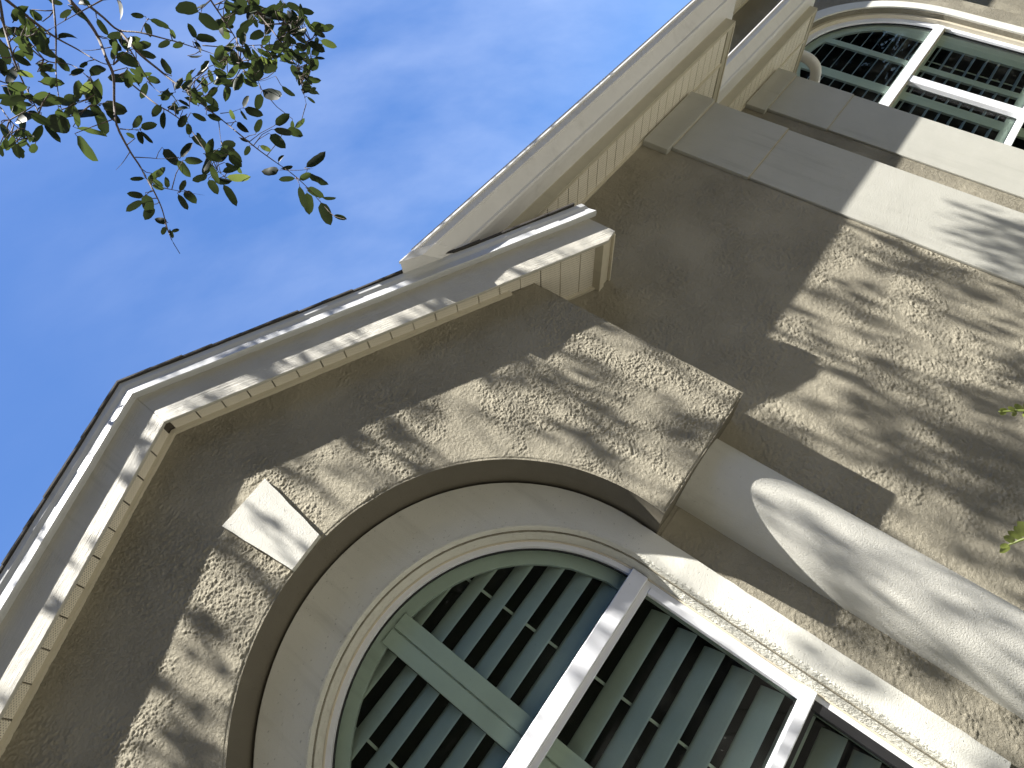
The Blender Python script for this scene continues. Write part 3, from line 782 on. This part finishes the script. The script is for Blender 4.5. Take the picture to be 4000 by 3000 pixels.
# unit leaf: along +X, length 1
def leaf_mesh(name, wd, curl, fold, blunt, seed):
    rnd = random.Random(seed)
    N = 7; vs = []; fs = []
    for i in range(N+1):
        t = i/N
        ww = wd * (max(0.0, 1-abs(2*t**blunt-1)**2.4)**0.62 if 0 < t < 1 else (0.04 if t == 0 else 0.02))
        zc = curl*(t*t - 0.2*t) + 0.01*rnd.uniform(-1, 1)
        zz = fold*ww
        k = rnd.uniform(-0.008, 0.008)
        vs += [(t, -ww+k, zc+zz), (t, 0, zc), (t, ww+k, zc+zz*rnd.uniform(0.5, 1.2))]
    for i in range(N):
        a = i*3; b = a+3
        fs += [(a, a+1, b+1, b), (a+1, a+2, b+2, b+1)]
    # petiole
    q = len(vs); vs += [(-0.10, -0.006, 0.01), (-0.10, 0.006, 0.01), (0.0, 0.010, 0), (0.0, -0.010, 0)]; fs.append((q, q+1, q+2, q+3))
    me = mesh(name, vs, fs)
    for p in me.polygons: p.use_smooth = True
    me.materials.append(m_leaf); return me
LEAVES = [leaf_mesh('leaf', w_, c_, f_, b_, i) for i, (w_, c_, f_, b_) in enumerate([(0.21, -0.08, 0.25, 0.9), (0.24, 0.07, 0.35, 0.85), (0.19, -0.16, 0.15, 1.0), (0.25, -0.04, 0.2, 0.8), (0.22, 0.16, 0.5, 0.95), (0.27, -0.25, 0.3, 0.85), (0.23, -0.32, 0.6, 0.9), (0.20, 0.02, 0.1, 1.05)])]
def leaf_matrix(a, b, tiltv):
    x = (b - a); L_ = x.length; x.normalize()
    nrm = tiltv - x * tiltv.dot(x)
    if nrm.length < 1e-3: nrm = Vector((0, 0, 1)).cross(x)
    nrm.normalize(); y = nrm.cross(x)
    m = Matrix(((x.x, y.x, nrm.x), (x.y, y.y, nrm.y), (x.z, y.z, nrm.z))).to_4x4()
    return Matrix.Translation(a) @ m @ Matrix.Diagonal((L_, L_, L_, 1))
leaf_count = 0
XV = []; XF = []
def depth(u, v):
    return 1.75 + 0.62*(u/1330.0) + 0.10*math.sin(u*0.013+v*0.021)
CS = 1400/2212.0
def leaf_px(bx, by, tx, ty, jd=0.06):
    """a leaf from its stalk to its tip, coordinates measured in the enlarged top left corner"""
    global leaf_count
    u0, v0, u1, v1 = bx*CS, by*CS, tx*CS, ty*CS
    d0 = depth(u0, v0) + random.uniform(-jd, jd)
    Lp = math.hypot(u1-u0, v1-v0)/2515.6*d0
    a = at(u0, v0, d0); b = at(u1, v1, d0 + random.uniform(-0.5, 0.5)*Lp)
    LB.append((a, b))
    view = -ray(u0, v0).normalized()
    t = (view*random.uniform(0.7, 1.3) + Vector((random.uniform(-1, 1), random.uniform(-1, 1), random.uniform(-1, 1)))*0.75)
    if random.random() < 0.5: t = -t
    if leaf_count >= 298:
        me_ = random.choice(LEAVES); mm = Matrix.Translation(-TO) @ leaf_matrix(a, b, t); q = len(XV)
        XV.extend([mm @ v_.co for v_ in me_.vertices]); XF.extend([tuple(i_+q for i_ in p_.vertices) for p_ in me_.polygons]); return
    o = D.objects.new('leaf', random.choice(LEAVES)); COL.objects.link(o); o.parent = tree
    o.matrix_parent_inverse = Matrix.Identity(4)
    o.matrix_local = Matrix.Translation(-TO) @ leaf_matrix(a, b, t)
    leaf_count += 1
BR = {
 'A': ([(-60,-80),(40,0),(230,150),(350,235),(470,300),(620,385),(700,400)], 4.6),
 'B': ([(360,-120),(430,0),(520,100),(600,220),(660,370),(700,470),(705,630),(720,770),(800,930),(860,1020),(910,1110),(960,1200),(1000,1290),(1030,1400),(1060,1480),(1110,1565)], 5.4),
 'C': ([(400,-80),(530,20),(640,110),(730,185),(860,200),(1000,235),(1130,270),(1280,320),(1400,360)], 4.2),
 'D': ([(740,190),(780,240),(870,340),(980,430),(1090,520),(1180,580),(1280,670),(1370,740),(1480,830),(1590,920),(1700,1000),(1800,1070),(1900,1160),(1980,1250),(2060,1330),(2140,1355)], 4.2),
 'E': ([(1230,-120),(1300,0),(1380,120),(1450,230),(1500,330),(1560,430),(1610,540),(1620,560)], 3.2),
 'F': ([(1500,-100),(1570,50),(1650,150),(1720,240),(1790,340),(1840,450),(1870,560),(1890,640)], 3.2),
 'G': ([(-20,-60),(0,20),(30,180),(80,350),(130,480),(190,600),(240,700),(265,755)], 4.0),
 'H': ([(320,-60),(330,30),(345,200),(345,400),(350,500),(370,640),(390,700)], 3.0),
 'I': ([(130,240),(190,300),(300,380),(440,400),(560,500),(620,650)], 2.6),
 'J': ([(780,270),(860,400),(940,530),(1000,580)], 2.4),
 'K': ([(740,460),(850,550),(960,640),(1060,700),(1160,780),(1260,920),(1320,1000),(1350,1060),(1400,1095)], 2.8),
 'L': ([(835,970),(930,975),(1000,980),(1100,970)], 2.0),
 'M': ([(740,795),(800,800),(870,800)], 2.0),
 'N': ([(-60,470),(0,500),(100,540),(200,640)], 2.6),
 'O': ([(-60,620),(0,660),(60,740),(170,850)], 2.4),
 'P': ([(630,0),(540,50),(430,110),(310,180)], 2.2),
 'Q': ([(800,940),(760,1000),(715,1050)], 1.6),
 'R': ([(960,1150),(1060,1170),(1140,1185),(1260,1205)], 1.8),
 'S': ([(1360,700),(1430,690),(1500,665)], 1.8),
 'T': ([(1350,750),(1358,830),(1365,880)], 1.8),
 'U': ([(1780,1050),(1860,1050),(1930,1040)], 1.8),
 'V': ([(870,200),(890,150),(915,120)], 1.6),
 'W': ([(1250,280),(1400,290),(1560,280),(1760,270),(1920,260)], 2.2),
 'X': ([(1640,150),(1760,150),(1900,150)], 2.0),
 'Y': ([(1460,230),(1480,380),(1540,470),(1610,500),(1700,470)], 2.0),
 'Z': ([(690,290),(570,310),(500,308)], 1.6), 
}
BP = []; LB = []
for k, (pts, rr) in BR.items():
    P = [at(x*CS, y*CS, depth(x*CS, y*CS)) for x, y in pts]
    n0 = len(P)
    sp = smooth_path(P, 4)
    rads = [rr*(1-0.78*i/(len(sp)-1))/2515.6*2.0*CS*1.15 for i in range(len(sp))]
    # carry the hanging twigs on above the picture to their limb
    if k in 'ABCEFGHNO':
        p0 = P[0]; jn = Vector((-0.25 + 0.10*('ABCEFGHNO'.index(k)), 0.25, 4.6))
        mid = p0.lerp(jn, 0.5) + Vector((0, 0, 0.1))
        ext = smooth_path([jn, mid, p0], 4)[:-1]
        sp = ext + sp; rads = [rads[0]*1.6 + 0.004*(1-i/len(ext)) for i in range(len(ext))] + rads
    rads = [r_*1.35 for r_ in rads]; BP.extend(sp)
    vs, fs = tube_geo(sp, rads, 6)
    tlink('branch', vs, fs, m_bark)
BIG = [(470,790,660,865),(475,840,600,995),(610,670,660,820),(630,645,790,690),(650,680,750,760),(600,115,665,220),(660,230,760,210),(670,245,755,315),(890,100,805,85),(925,120,1045,190),(1225,75,1065,25),(1210,50,1275,5),(1230,80,1350,190),(1210,235,1160,145),(1210,240,1335,235),(1050,255,975,290),(1130,265,1065,290),(1195,260,1255,330),(1165,345,1255,355),(1055,460,1000,355),(910,480,1000,510),(905,510,870,610),(740,475,870,490),(1050,180,1080,240),(900,140,930,230),(1620,555,1750,610),(1610,580,1585,680),(1740,530,1820,605),(1510,670,1625,710),(1500,660,1535,590),(1465,755,1525,815),(1450,740,1415,675),(1485,680,1530,740),(1700,770,1790,700),(1690,800,1810,825),(1670,830,1765,920),(1580,820,1610,730),(1605,900,1670,930),(1115,970,1185,880),(1140,990,1245,995),(1100,990,1175,1095),(1010,920,1105,1025),(1280,1080,1190,1110),(1290,1110,1345,1195),(1315,1100,1430,1130),(1400,1095,1545,1100),(1375,1060,1470,1030),(1380,1140,1465,1265),(885,1210,785,1195),(880,1240,775,1300),(900,1200,925,1320),(940,1270,890,1360),(890,1100,800,1105),(1035,1160,1020,1090),(1100,1200,1160,1295),(1110,1180,1145,1110),(1140,1180,1215,1260),(1030,1370,950,1350),(1020,1400,1000,1450),(1050,1420,1060,1475),(1060,1430,1108,1415),(1720,1050,1610,1055),(1740,1040,1810,1030),(1720,1000,1745,955),(1890,1030,2010,950),(1900,1070,2030,1125),(1850,1110,1920,1070),(1850,1150,1880,1290),(1895,1190,1910,1325),(1895,1160,2000,1215),(1980,1250,2040,1390),(1990,1220,2075,1225),(1820,1100,1720,1110),(2060,1330,2140,1350),(820,790,880,710),(870,790,970,765),(855,810,880,890),(870,810,945,885),(830,850,780,820),(270,760,375,880),(260,770,200,880),(240,700,85,750),(270,750,465,780),(440,720,610,690),(200,620,380,610),(390,620,500,600),(0,640,150,600),(160,600,60,620),(350,345,300,350),(350,350,430,440),(360,240,470,210),(730,210,780,310),(700,300,690,370),(720,330,860,420),(560,470,650,400),(540,380,490,410),(240,440,330,400),(250,440,310,485),(560,500,500,590),(570,520,625,620),(435,460,520,430),(345,480,310,545),(1185,700,1275,745),(1280,710,1360,740),(1150,710,1100,790),(1160,760,1170,840),(1120,680,1030,660),(1010,690,1000,790),(990,650,940,720),(1100,620,1170,660),(1260,590,1350,660),(1270,670,1355,670),(1180,850,1290,900),(1240,860,1215,815),(1300,940,1260,1060),(1390,920,1490,990),(1370,900,1460,880),(1330,1000,1400,950),(1480,850,1540,880),(1450,1010,1500,1070),(1540,900,1510,960),(200,70,230,180),(430,40,540,140),(440,60,370,110),(60,170,170,200),(200,210,130,180),(0,250,60,400),(80,340,180,400),(100,440,210,480),(720,0,770,130),(1980,250,2080,290),(1920,150,2030,180),(1900,260,2000,320),(1900,490,1980,500),(300,0,390,25),(560,30,470,5),(0,360,30,470),(0,450,60,440),(10,760,50,860),(90,880,120,980),(0,900,15,970),(0,780,60,830),(1200,430,1140,500),(1200,480,1280,520),(1330,420,1400,500),(1240,440,1300,380)]
for q in BIG: leaf_px(*q)
def clump(cx, cy, rx, ry, cnt, lo, hi):
    for _ in range(cnt):
        a = random.uniform(0, 2*math.pi); r = math.sqrt(random.random())
        x = cx + rx*r*math.cos(a); y = cy + ry*r*math.sin(a)
        an = random.gauss(0.9, 1.3); l_ = random.uniform(lo, hi)
        leaf_px(x, y, x + l_*math.cos(an), y + l_*math.sin(an), 0.12)
clump(1480, 90, 170, 110, 26, 80, 125); clump(1700, 90, 180, 100, 34, 70, 105); clump(1850, 250, 130, 170, 40, 60, 95); clump(1880, 500, 50, 130, 26, 50, 80)
clump(1600, 330, 180, 130, 36, 75, 110); clump(1380, 430, 150, 120, 24, 80, 115); clump(1130, 600, 120, 80, 14, 70, 105); clump(780, 380, 90, 120, 12, 90, 130)
clump(150, 250, 160, 180, 26, 90, 140); clump(150, 600, 160, 130, 16, 90, 150); clump(120, 860, 120, 70, 16, 50, 90); clump(420, 640, 170, 90, 10, 110, 150)
clump(1330, 960, 140, 70, 10, 80, 120); clump(960, 1130, 60, 100, 5, 70, 100); clump(1800, 760, 70, 70, 3, 80, 110)
tv_ = []; tf_ = []
for (a, b) in LB:
    n_p = min(BP, key=lambda p: (p-a).length_squared)
    dl = (n_p-a).length
    if dl > 0.45 or dl < 0.004: continue
    st_ = a + (a-b).normalized()*0.1*(b-a).length
    md_ = st_.lerp(n_p, 0.5) + Vector((random.uniform(-1, 1), random.uniform(-1, 1), random.uniform(-1, 1)))*dl*0.10
    vs, fs = tube_geo([n_p, md_, st_, a], [0.0014, 0.0011, 0.0009, 0.0008], 4)
    q = len(tv_); tv_ += vs; tf_ += [tuple(i+q for i in f) for f in fs]
tlink('leaf_stalks', tv_, tf_, m_bark, None, 'stuff')
me_ = mesh('leaf_cluster', XV, XF)
for p_ in me_.polygons: p_.use_smooth = True
link('leaf_cluster', me_, m_leaf, tree, 'densest leaves of the hanging twigs', 'stuff')
# overhead crown, out of the picture, that dapples the walls
crown_c = Vector((0, 0, 0))
rnd = random.Random(21)
lv = []; lf = []
def in_view(p):
    w_ = RZ.dot(p)
    return w_ > 0 and abs(RX.dot(p)/w_) < 0.90 and abs(RY.dot(p)/w_) < 0.70
def add_leaf(p, s):
    if in_view(p): return
    ax = Vector((rnd.gauss(0, 1), rnd.gauss(0, 1), rnd.gauss(0, 0.6))).normalized()
    ny = ax.cross(Vector((rnd.gauss(0, 1), rnd.gauss(0, 1), rnd.gauss(0, 1)))).normalized()
    q = len(lv); wv = ny*(s*0.26)
    lv.extend([p, p+ax*s*0.35+wv, p+ax*s*0.75+wv*0.9, p+ax*s, p+ax*s*0.75-wv*0.9, p+ax*s*0.35-wv]); lf.append((q, q+1, q+2, q+3, q+4, q+5))
SD = Vector((0.29, 1.0, -3.25))
SH = []
def shade(x, y, z, t, rx, rz, cnt, s=0.11):
    """spray of leaves at the tree whose shadow reaches the wall about (x, y, z)"""
    c = Vector((x, y, z)) - SD*t
    for _ in range(cnt):
        p = c + Vector((rnd.gauss(0, rx), rnd.gauss(0, rz/3.0), rnd.gauss(0, 0.16)))
        add_leaf(p, s*rnd.uniform(0.7, 1.3))
    SH.append(c)
def spray(x, z, cnt, sz):
    """a leafy twig somewhere on the sun ray that ends on the wall at (x, z), as low as the crown reaches"""
    t = 1.25
    while True:
        c = Vector((x, 3.1, z)) - SD*t
        if c.y < 0.2 or not in_view(c): break
        t += 0.06
    t += rnd.uniform(0.05, 0.7)
    c = Vector((x, 3.1, z)) - SD*t
    dr = Vector((rnd.uniform(-0.35, 0.35), rnd.uniform(-0.12, 0.12), 1.0)); ln = rnd.uniform(0.05, 0.22)
    for _ in range(cnt):
        s_ = rnd.uniform(-1, 1)
        add_leaf(c + dr*ln*s_ + Vector((rnd.gauss(0, 0.03), rnd.gauss(0, 0.02), rnd.gauss(0, 0.03))), sz*rnd.uniform(0.7, 1.3))
    SH.append(c)
for _ in range(3600):
    x = rnd.uniform(-2.6, 6.6); z = rnd.uniform(-3.0, 3.2)
    if x > 4.1 and z > 0.1: continue
    dens = 0.36
    if x > 1.2 and z < 0.3: dens = 0.36
    if x > 2.3 and z < 0.2: dens = 0.82
    if mnoise.noise(Vector((x*1.3, z*0.5, 4.2))) > 0.15: dens *= 0.45
    if rnd.random() > dens: continue
    spray(x, z, rnd.randint(4, 9), 0.075)
foliage = tlink('foliage', lv, lf, m_leaf, 'overhead crown foliage of the oak', 'stuff', smooth=False)
# trunk and limbs
vs, fs = tube_geo(smooth_path([(-3.2,-2.6,GZ-0.1),(-3.15,-2.6,0.2),(-3.0,-2.5,2.0),(-2.9,-2.3,4.0),(-2.6,-2.0,5.8),(-2.2,-1.6,7.6)], 4), [0.24 - 0.006*i for i in range(21)], 12)
tlink('trunk', vs, fs, m_bark)
for pts in ([(-2.95,-2.4,3.4),(-2.2,-1.6,4.6),(-1.2,-0.7,5.0),(-0.3,0.2,4.65),(0.3,0.28,4.55),(0.7,0.24,4.5)],
            [(-2.6,-2.0,5.8),(-1.6,-1.9,7.4),(-0.4,-2.0,8.4),(0.8,-1.9,9.0),(2.2,-1.8,9.4),(3.6,-1.7,9.6)],
            [(-2.3,-1.7,7.2),(-1.6,-2.2,8.6),(-0.6,-2.6,10.0),(0.6,-2.8,11.0),(1.8,-2.9,11.6)],
            [(-1.6,-1.9,7.4),(-1.3,-1.2,8.0),(-1.2,-0.6,8.2),(-1.0,-0.2,8.3)]):
    sp = smooth_path(pts, 4); vs, fs = tube_geo(sp, [0.075*(1-0.8*i/(len(sp)-1)) + 0.008 for i in range(len(sp))], 8)
    tlink('limb', vs, fs, m_bark)
tw_v = []; tw_f = []
for c in SH[::2]:
    if in_view(c): continue
    a = c + Vector((rnd.uniform(-0.4, -0.2), rnd.uniform(-0.3, 0), rnd.uniform(-0.1, 0.25)))
    vs, fs = tube_geo([a, a.lerp(c, 0.5) + Vector((0, 0, 0.03)), c], [0.008, 0.006, 0.003], 5)
    o_ = len(tw_v); tw_v += vs; tw_f += [tuple(i+o_ for i in f) for f in fs]
tlink('twigs', tw_v, tw_f, m_bark, None, 'stuff')

# ------------------------------------------------------------------ unseen trees added for glass reflections and to cut low sky light
rb = random.Random(5)
def far_tree_meshes():
    vs, fs = tube_geo([(0,0,0),(0.05,0,2.0),(0.0,0.1,4.0),(0.2,0,6.5)], [0.28,0.22,0.17,0.06], 8)
    tr = mesh('trunk', vs, fs); tr.materials.append(m_bark)
    lobes = [(Vector((rb.gauss(0, 1.9), rb.gauss(0, 1.7), rb.uniform(0.6, 8.2))), rb.uniform(1.1, 1.9)) for _ in range(34)]
    v = []; f = []
    for c, r in lobes:
        for _ in range(420):
            d_ = Vector((rb.gauss(0, 1), rb.gauss(0, 1), rb.gauss(0, 1))).normalized()*r*rb.uniform(0.55, 1.0)
            p = c + d_; a_ = Vector((rb.gauss(0, 1), rb.gauss(0, 1), rb.gauss(0, 1))).normalized(); b_ = a_.cross(d_).normalized(); sz = rb.uniform(0.10, 0.22)
            q = len(v); v += [p, p+a_*sz+b_*sz*0.4, p+a_*sz*1.6, p+a_*sz-b_*sz*0.4]; f.append((q, q+1, q+2, q+3))
    cr = mesh('crown', v, f); cr.materials.append(m_leaf)
    return tr, cr
TRM, CRM = far_tree_meshes()
bv_ = []; bf_ = []
for i in range(23):
    k = rb.uniform(1.3, 1.8); an = math.radians(172 + i*9.6); rr_ = 17 + 2.5*abs(math.sin(i*1.7))
    mm = Matrix.Translation((2 + rr_*1.15*math.cos(an), rr_*math.sin(an), GZ) if i < 18 else ((24, -9, GZ), (27, -6.5, GZ), (30, -10, GZ), (23, -13, GZ), (27, -12, GZ))[i-18]) @ Matrix.Rotation(rb.uniform(0, 6.28), 4, 'Z') @ Matrix.Diagonal((k, k, k*1.1, 1))
    for me_ in (TRM, CRM):
        q = len(bv_); bv_.extend([tuple(mm @ v_.co) for v_ in me_.vertices]); bf_.extend([tuple(j+q for j in p_.vertices) for p_ in me_.polygons])
belt = link('added_tree_belt', mesh('added_tree_belt', bv_, bf_), m_leaf, None, 'unseen belt of leafy trees added for glass reflections and dimmer sky light', 'stuff')
belt['category'] = 'trees'

# ------------------------------------------------------------------ shrub at the right border
shrub = D.objects.new('shrub', None); COL.objects.link(shrub); shrub.location = (1.75, 1.75, GZ)
shrub['label'] = 'shrub with rounded yellow green leaflets poking in at the right border'; shrub['category'] = 'shrub'
SO = Vector(shrub.location)
ml = D.materials.new('yellow green leaflet'); ml.use_nodes = True; n_ = ml.node_tree; n_.nodes.clear()
o_ = nd(n_, 'ShaderNodeOutputMaterial'); a_ = nd(n_, 'ShaderNodeBsdfPrincipled'); t_ = nd(n_, 'ShaderNodeBsdfTranslucent'); x_ = nd(n_, 'ShaderNodeMixShader')
a_.inputs['Base Color'].default_value = (0.16, 0.19, 0.05, 1); a_.inputs['Roughness'].default_value = 0.35; t_.inputs['Color'].default_value = (0.17, 0.20, 0.035, 1); x_.inputs[0].default_value = 0.4
n_.links.new(a_.outputs[0], x_.inputs[1]); n_.links.new(t_.outputs[0], x_.inputs[2]); n_.links.new(x_.outputs[0], o_.inputs['Surface'])
LM2 = []
for i, wd in enumerate((0.25, 0.29, 0.23)):
    me = leaf_mesh('leaflet', wd, 0.10, 0.3, 0.95, 50+i); me.materials.clear(); me.materials.append(ml); LM2.append(me)
def shrub_leaf(u0, v0, u1, v1, d, tv):
    a = at(u0, v0, d); b = at(u1, v1, d - 0.01)
    o = D.objects.new('leaflet', random.choice(LM2)); COL.objects.link(o); o.parent = shrub
    o.matrix_local = Matrix.Translation(-SO) @ leaf_matrix(a, b, tv)
def frond(pp, lvs, d):
    P = [at(u, v, d) for u, v in pp]
    base = SO + Vector((random.uniform(-0.05, 0.05), random.uniform(-0.05, 0.05), 0))
    P = P + [P[-1].lerp(base, 0.5) + Vector((0.05, 0, 0.05)), base]
    sp = smooth_path(P, 4); vs, fs = tube_geo(sp, [0.0015 + 0.0035*i/len(sp) for i in range(len(sp))], 6)
    me = mesh('stem', [v - SO for v in vs], fs); link('stem', me, ml, shrub)
    for (u0, v0, u1, v1) in lvs:
        tv = (-ray(u0, v0).normalized() + Vector((random.uniform(-.4, .4), random.uniform(-.4, .4), random.uniform(-.4, .4))))
        shrub_leaf(u0, v0, u1, v1, d + random.uniform(-0.02, 0.02), tv)
def c2(pts): return [(3100 + x*0.422, 1800 + y*0.422) for x, y in pts]
def c4(l): return [(3100+a*0.422, 1800+b*0.422, 3100+c*0.422, 1800+e*0.422) for a, b, c, e in l]
frond(c2([(1955, 790), (2040, 760), (2133, 725), (2300, 690), (2500, 700)]), c4([(2115,722,1978,645),(2050,745,1935,700),(2150,700,2035,600),(1990,775,1905,805),(2000,785,1900,850),(2230,700,2060,560),(2300,690,2160,520),(2330,720,2230,840),(2400,680,2290,520)]), 1.55)
frond([(3900,1608), (3945,1606), (4000,1604), (4080,1612), (4180,1650)], [(3935,1606,3902,1600),(3930,1608,3903,1619),(3965,1604,3935,1588),(3995,1603,3965,1575),(4025,1604,4000,1572),(3970,1606,3950,1625),(4010,1606,4000,1632),(4060,1610,4040,1570)], 1.75)
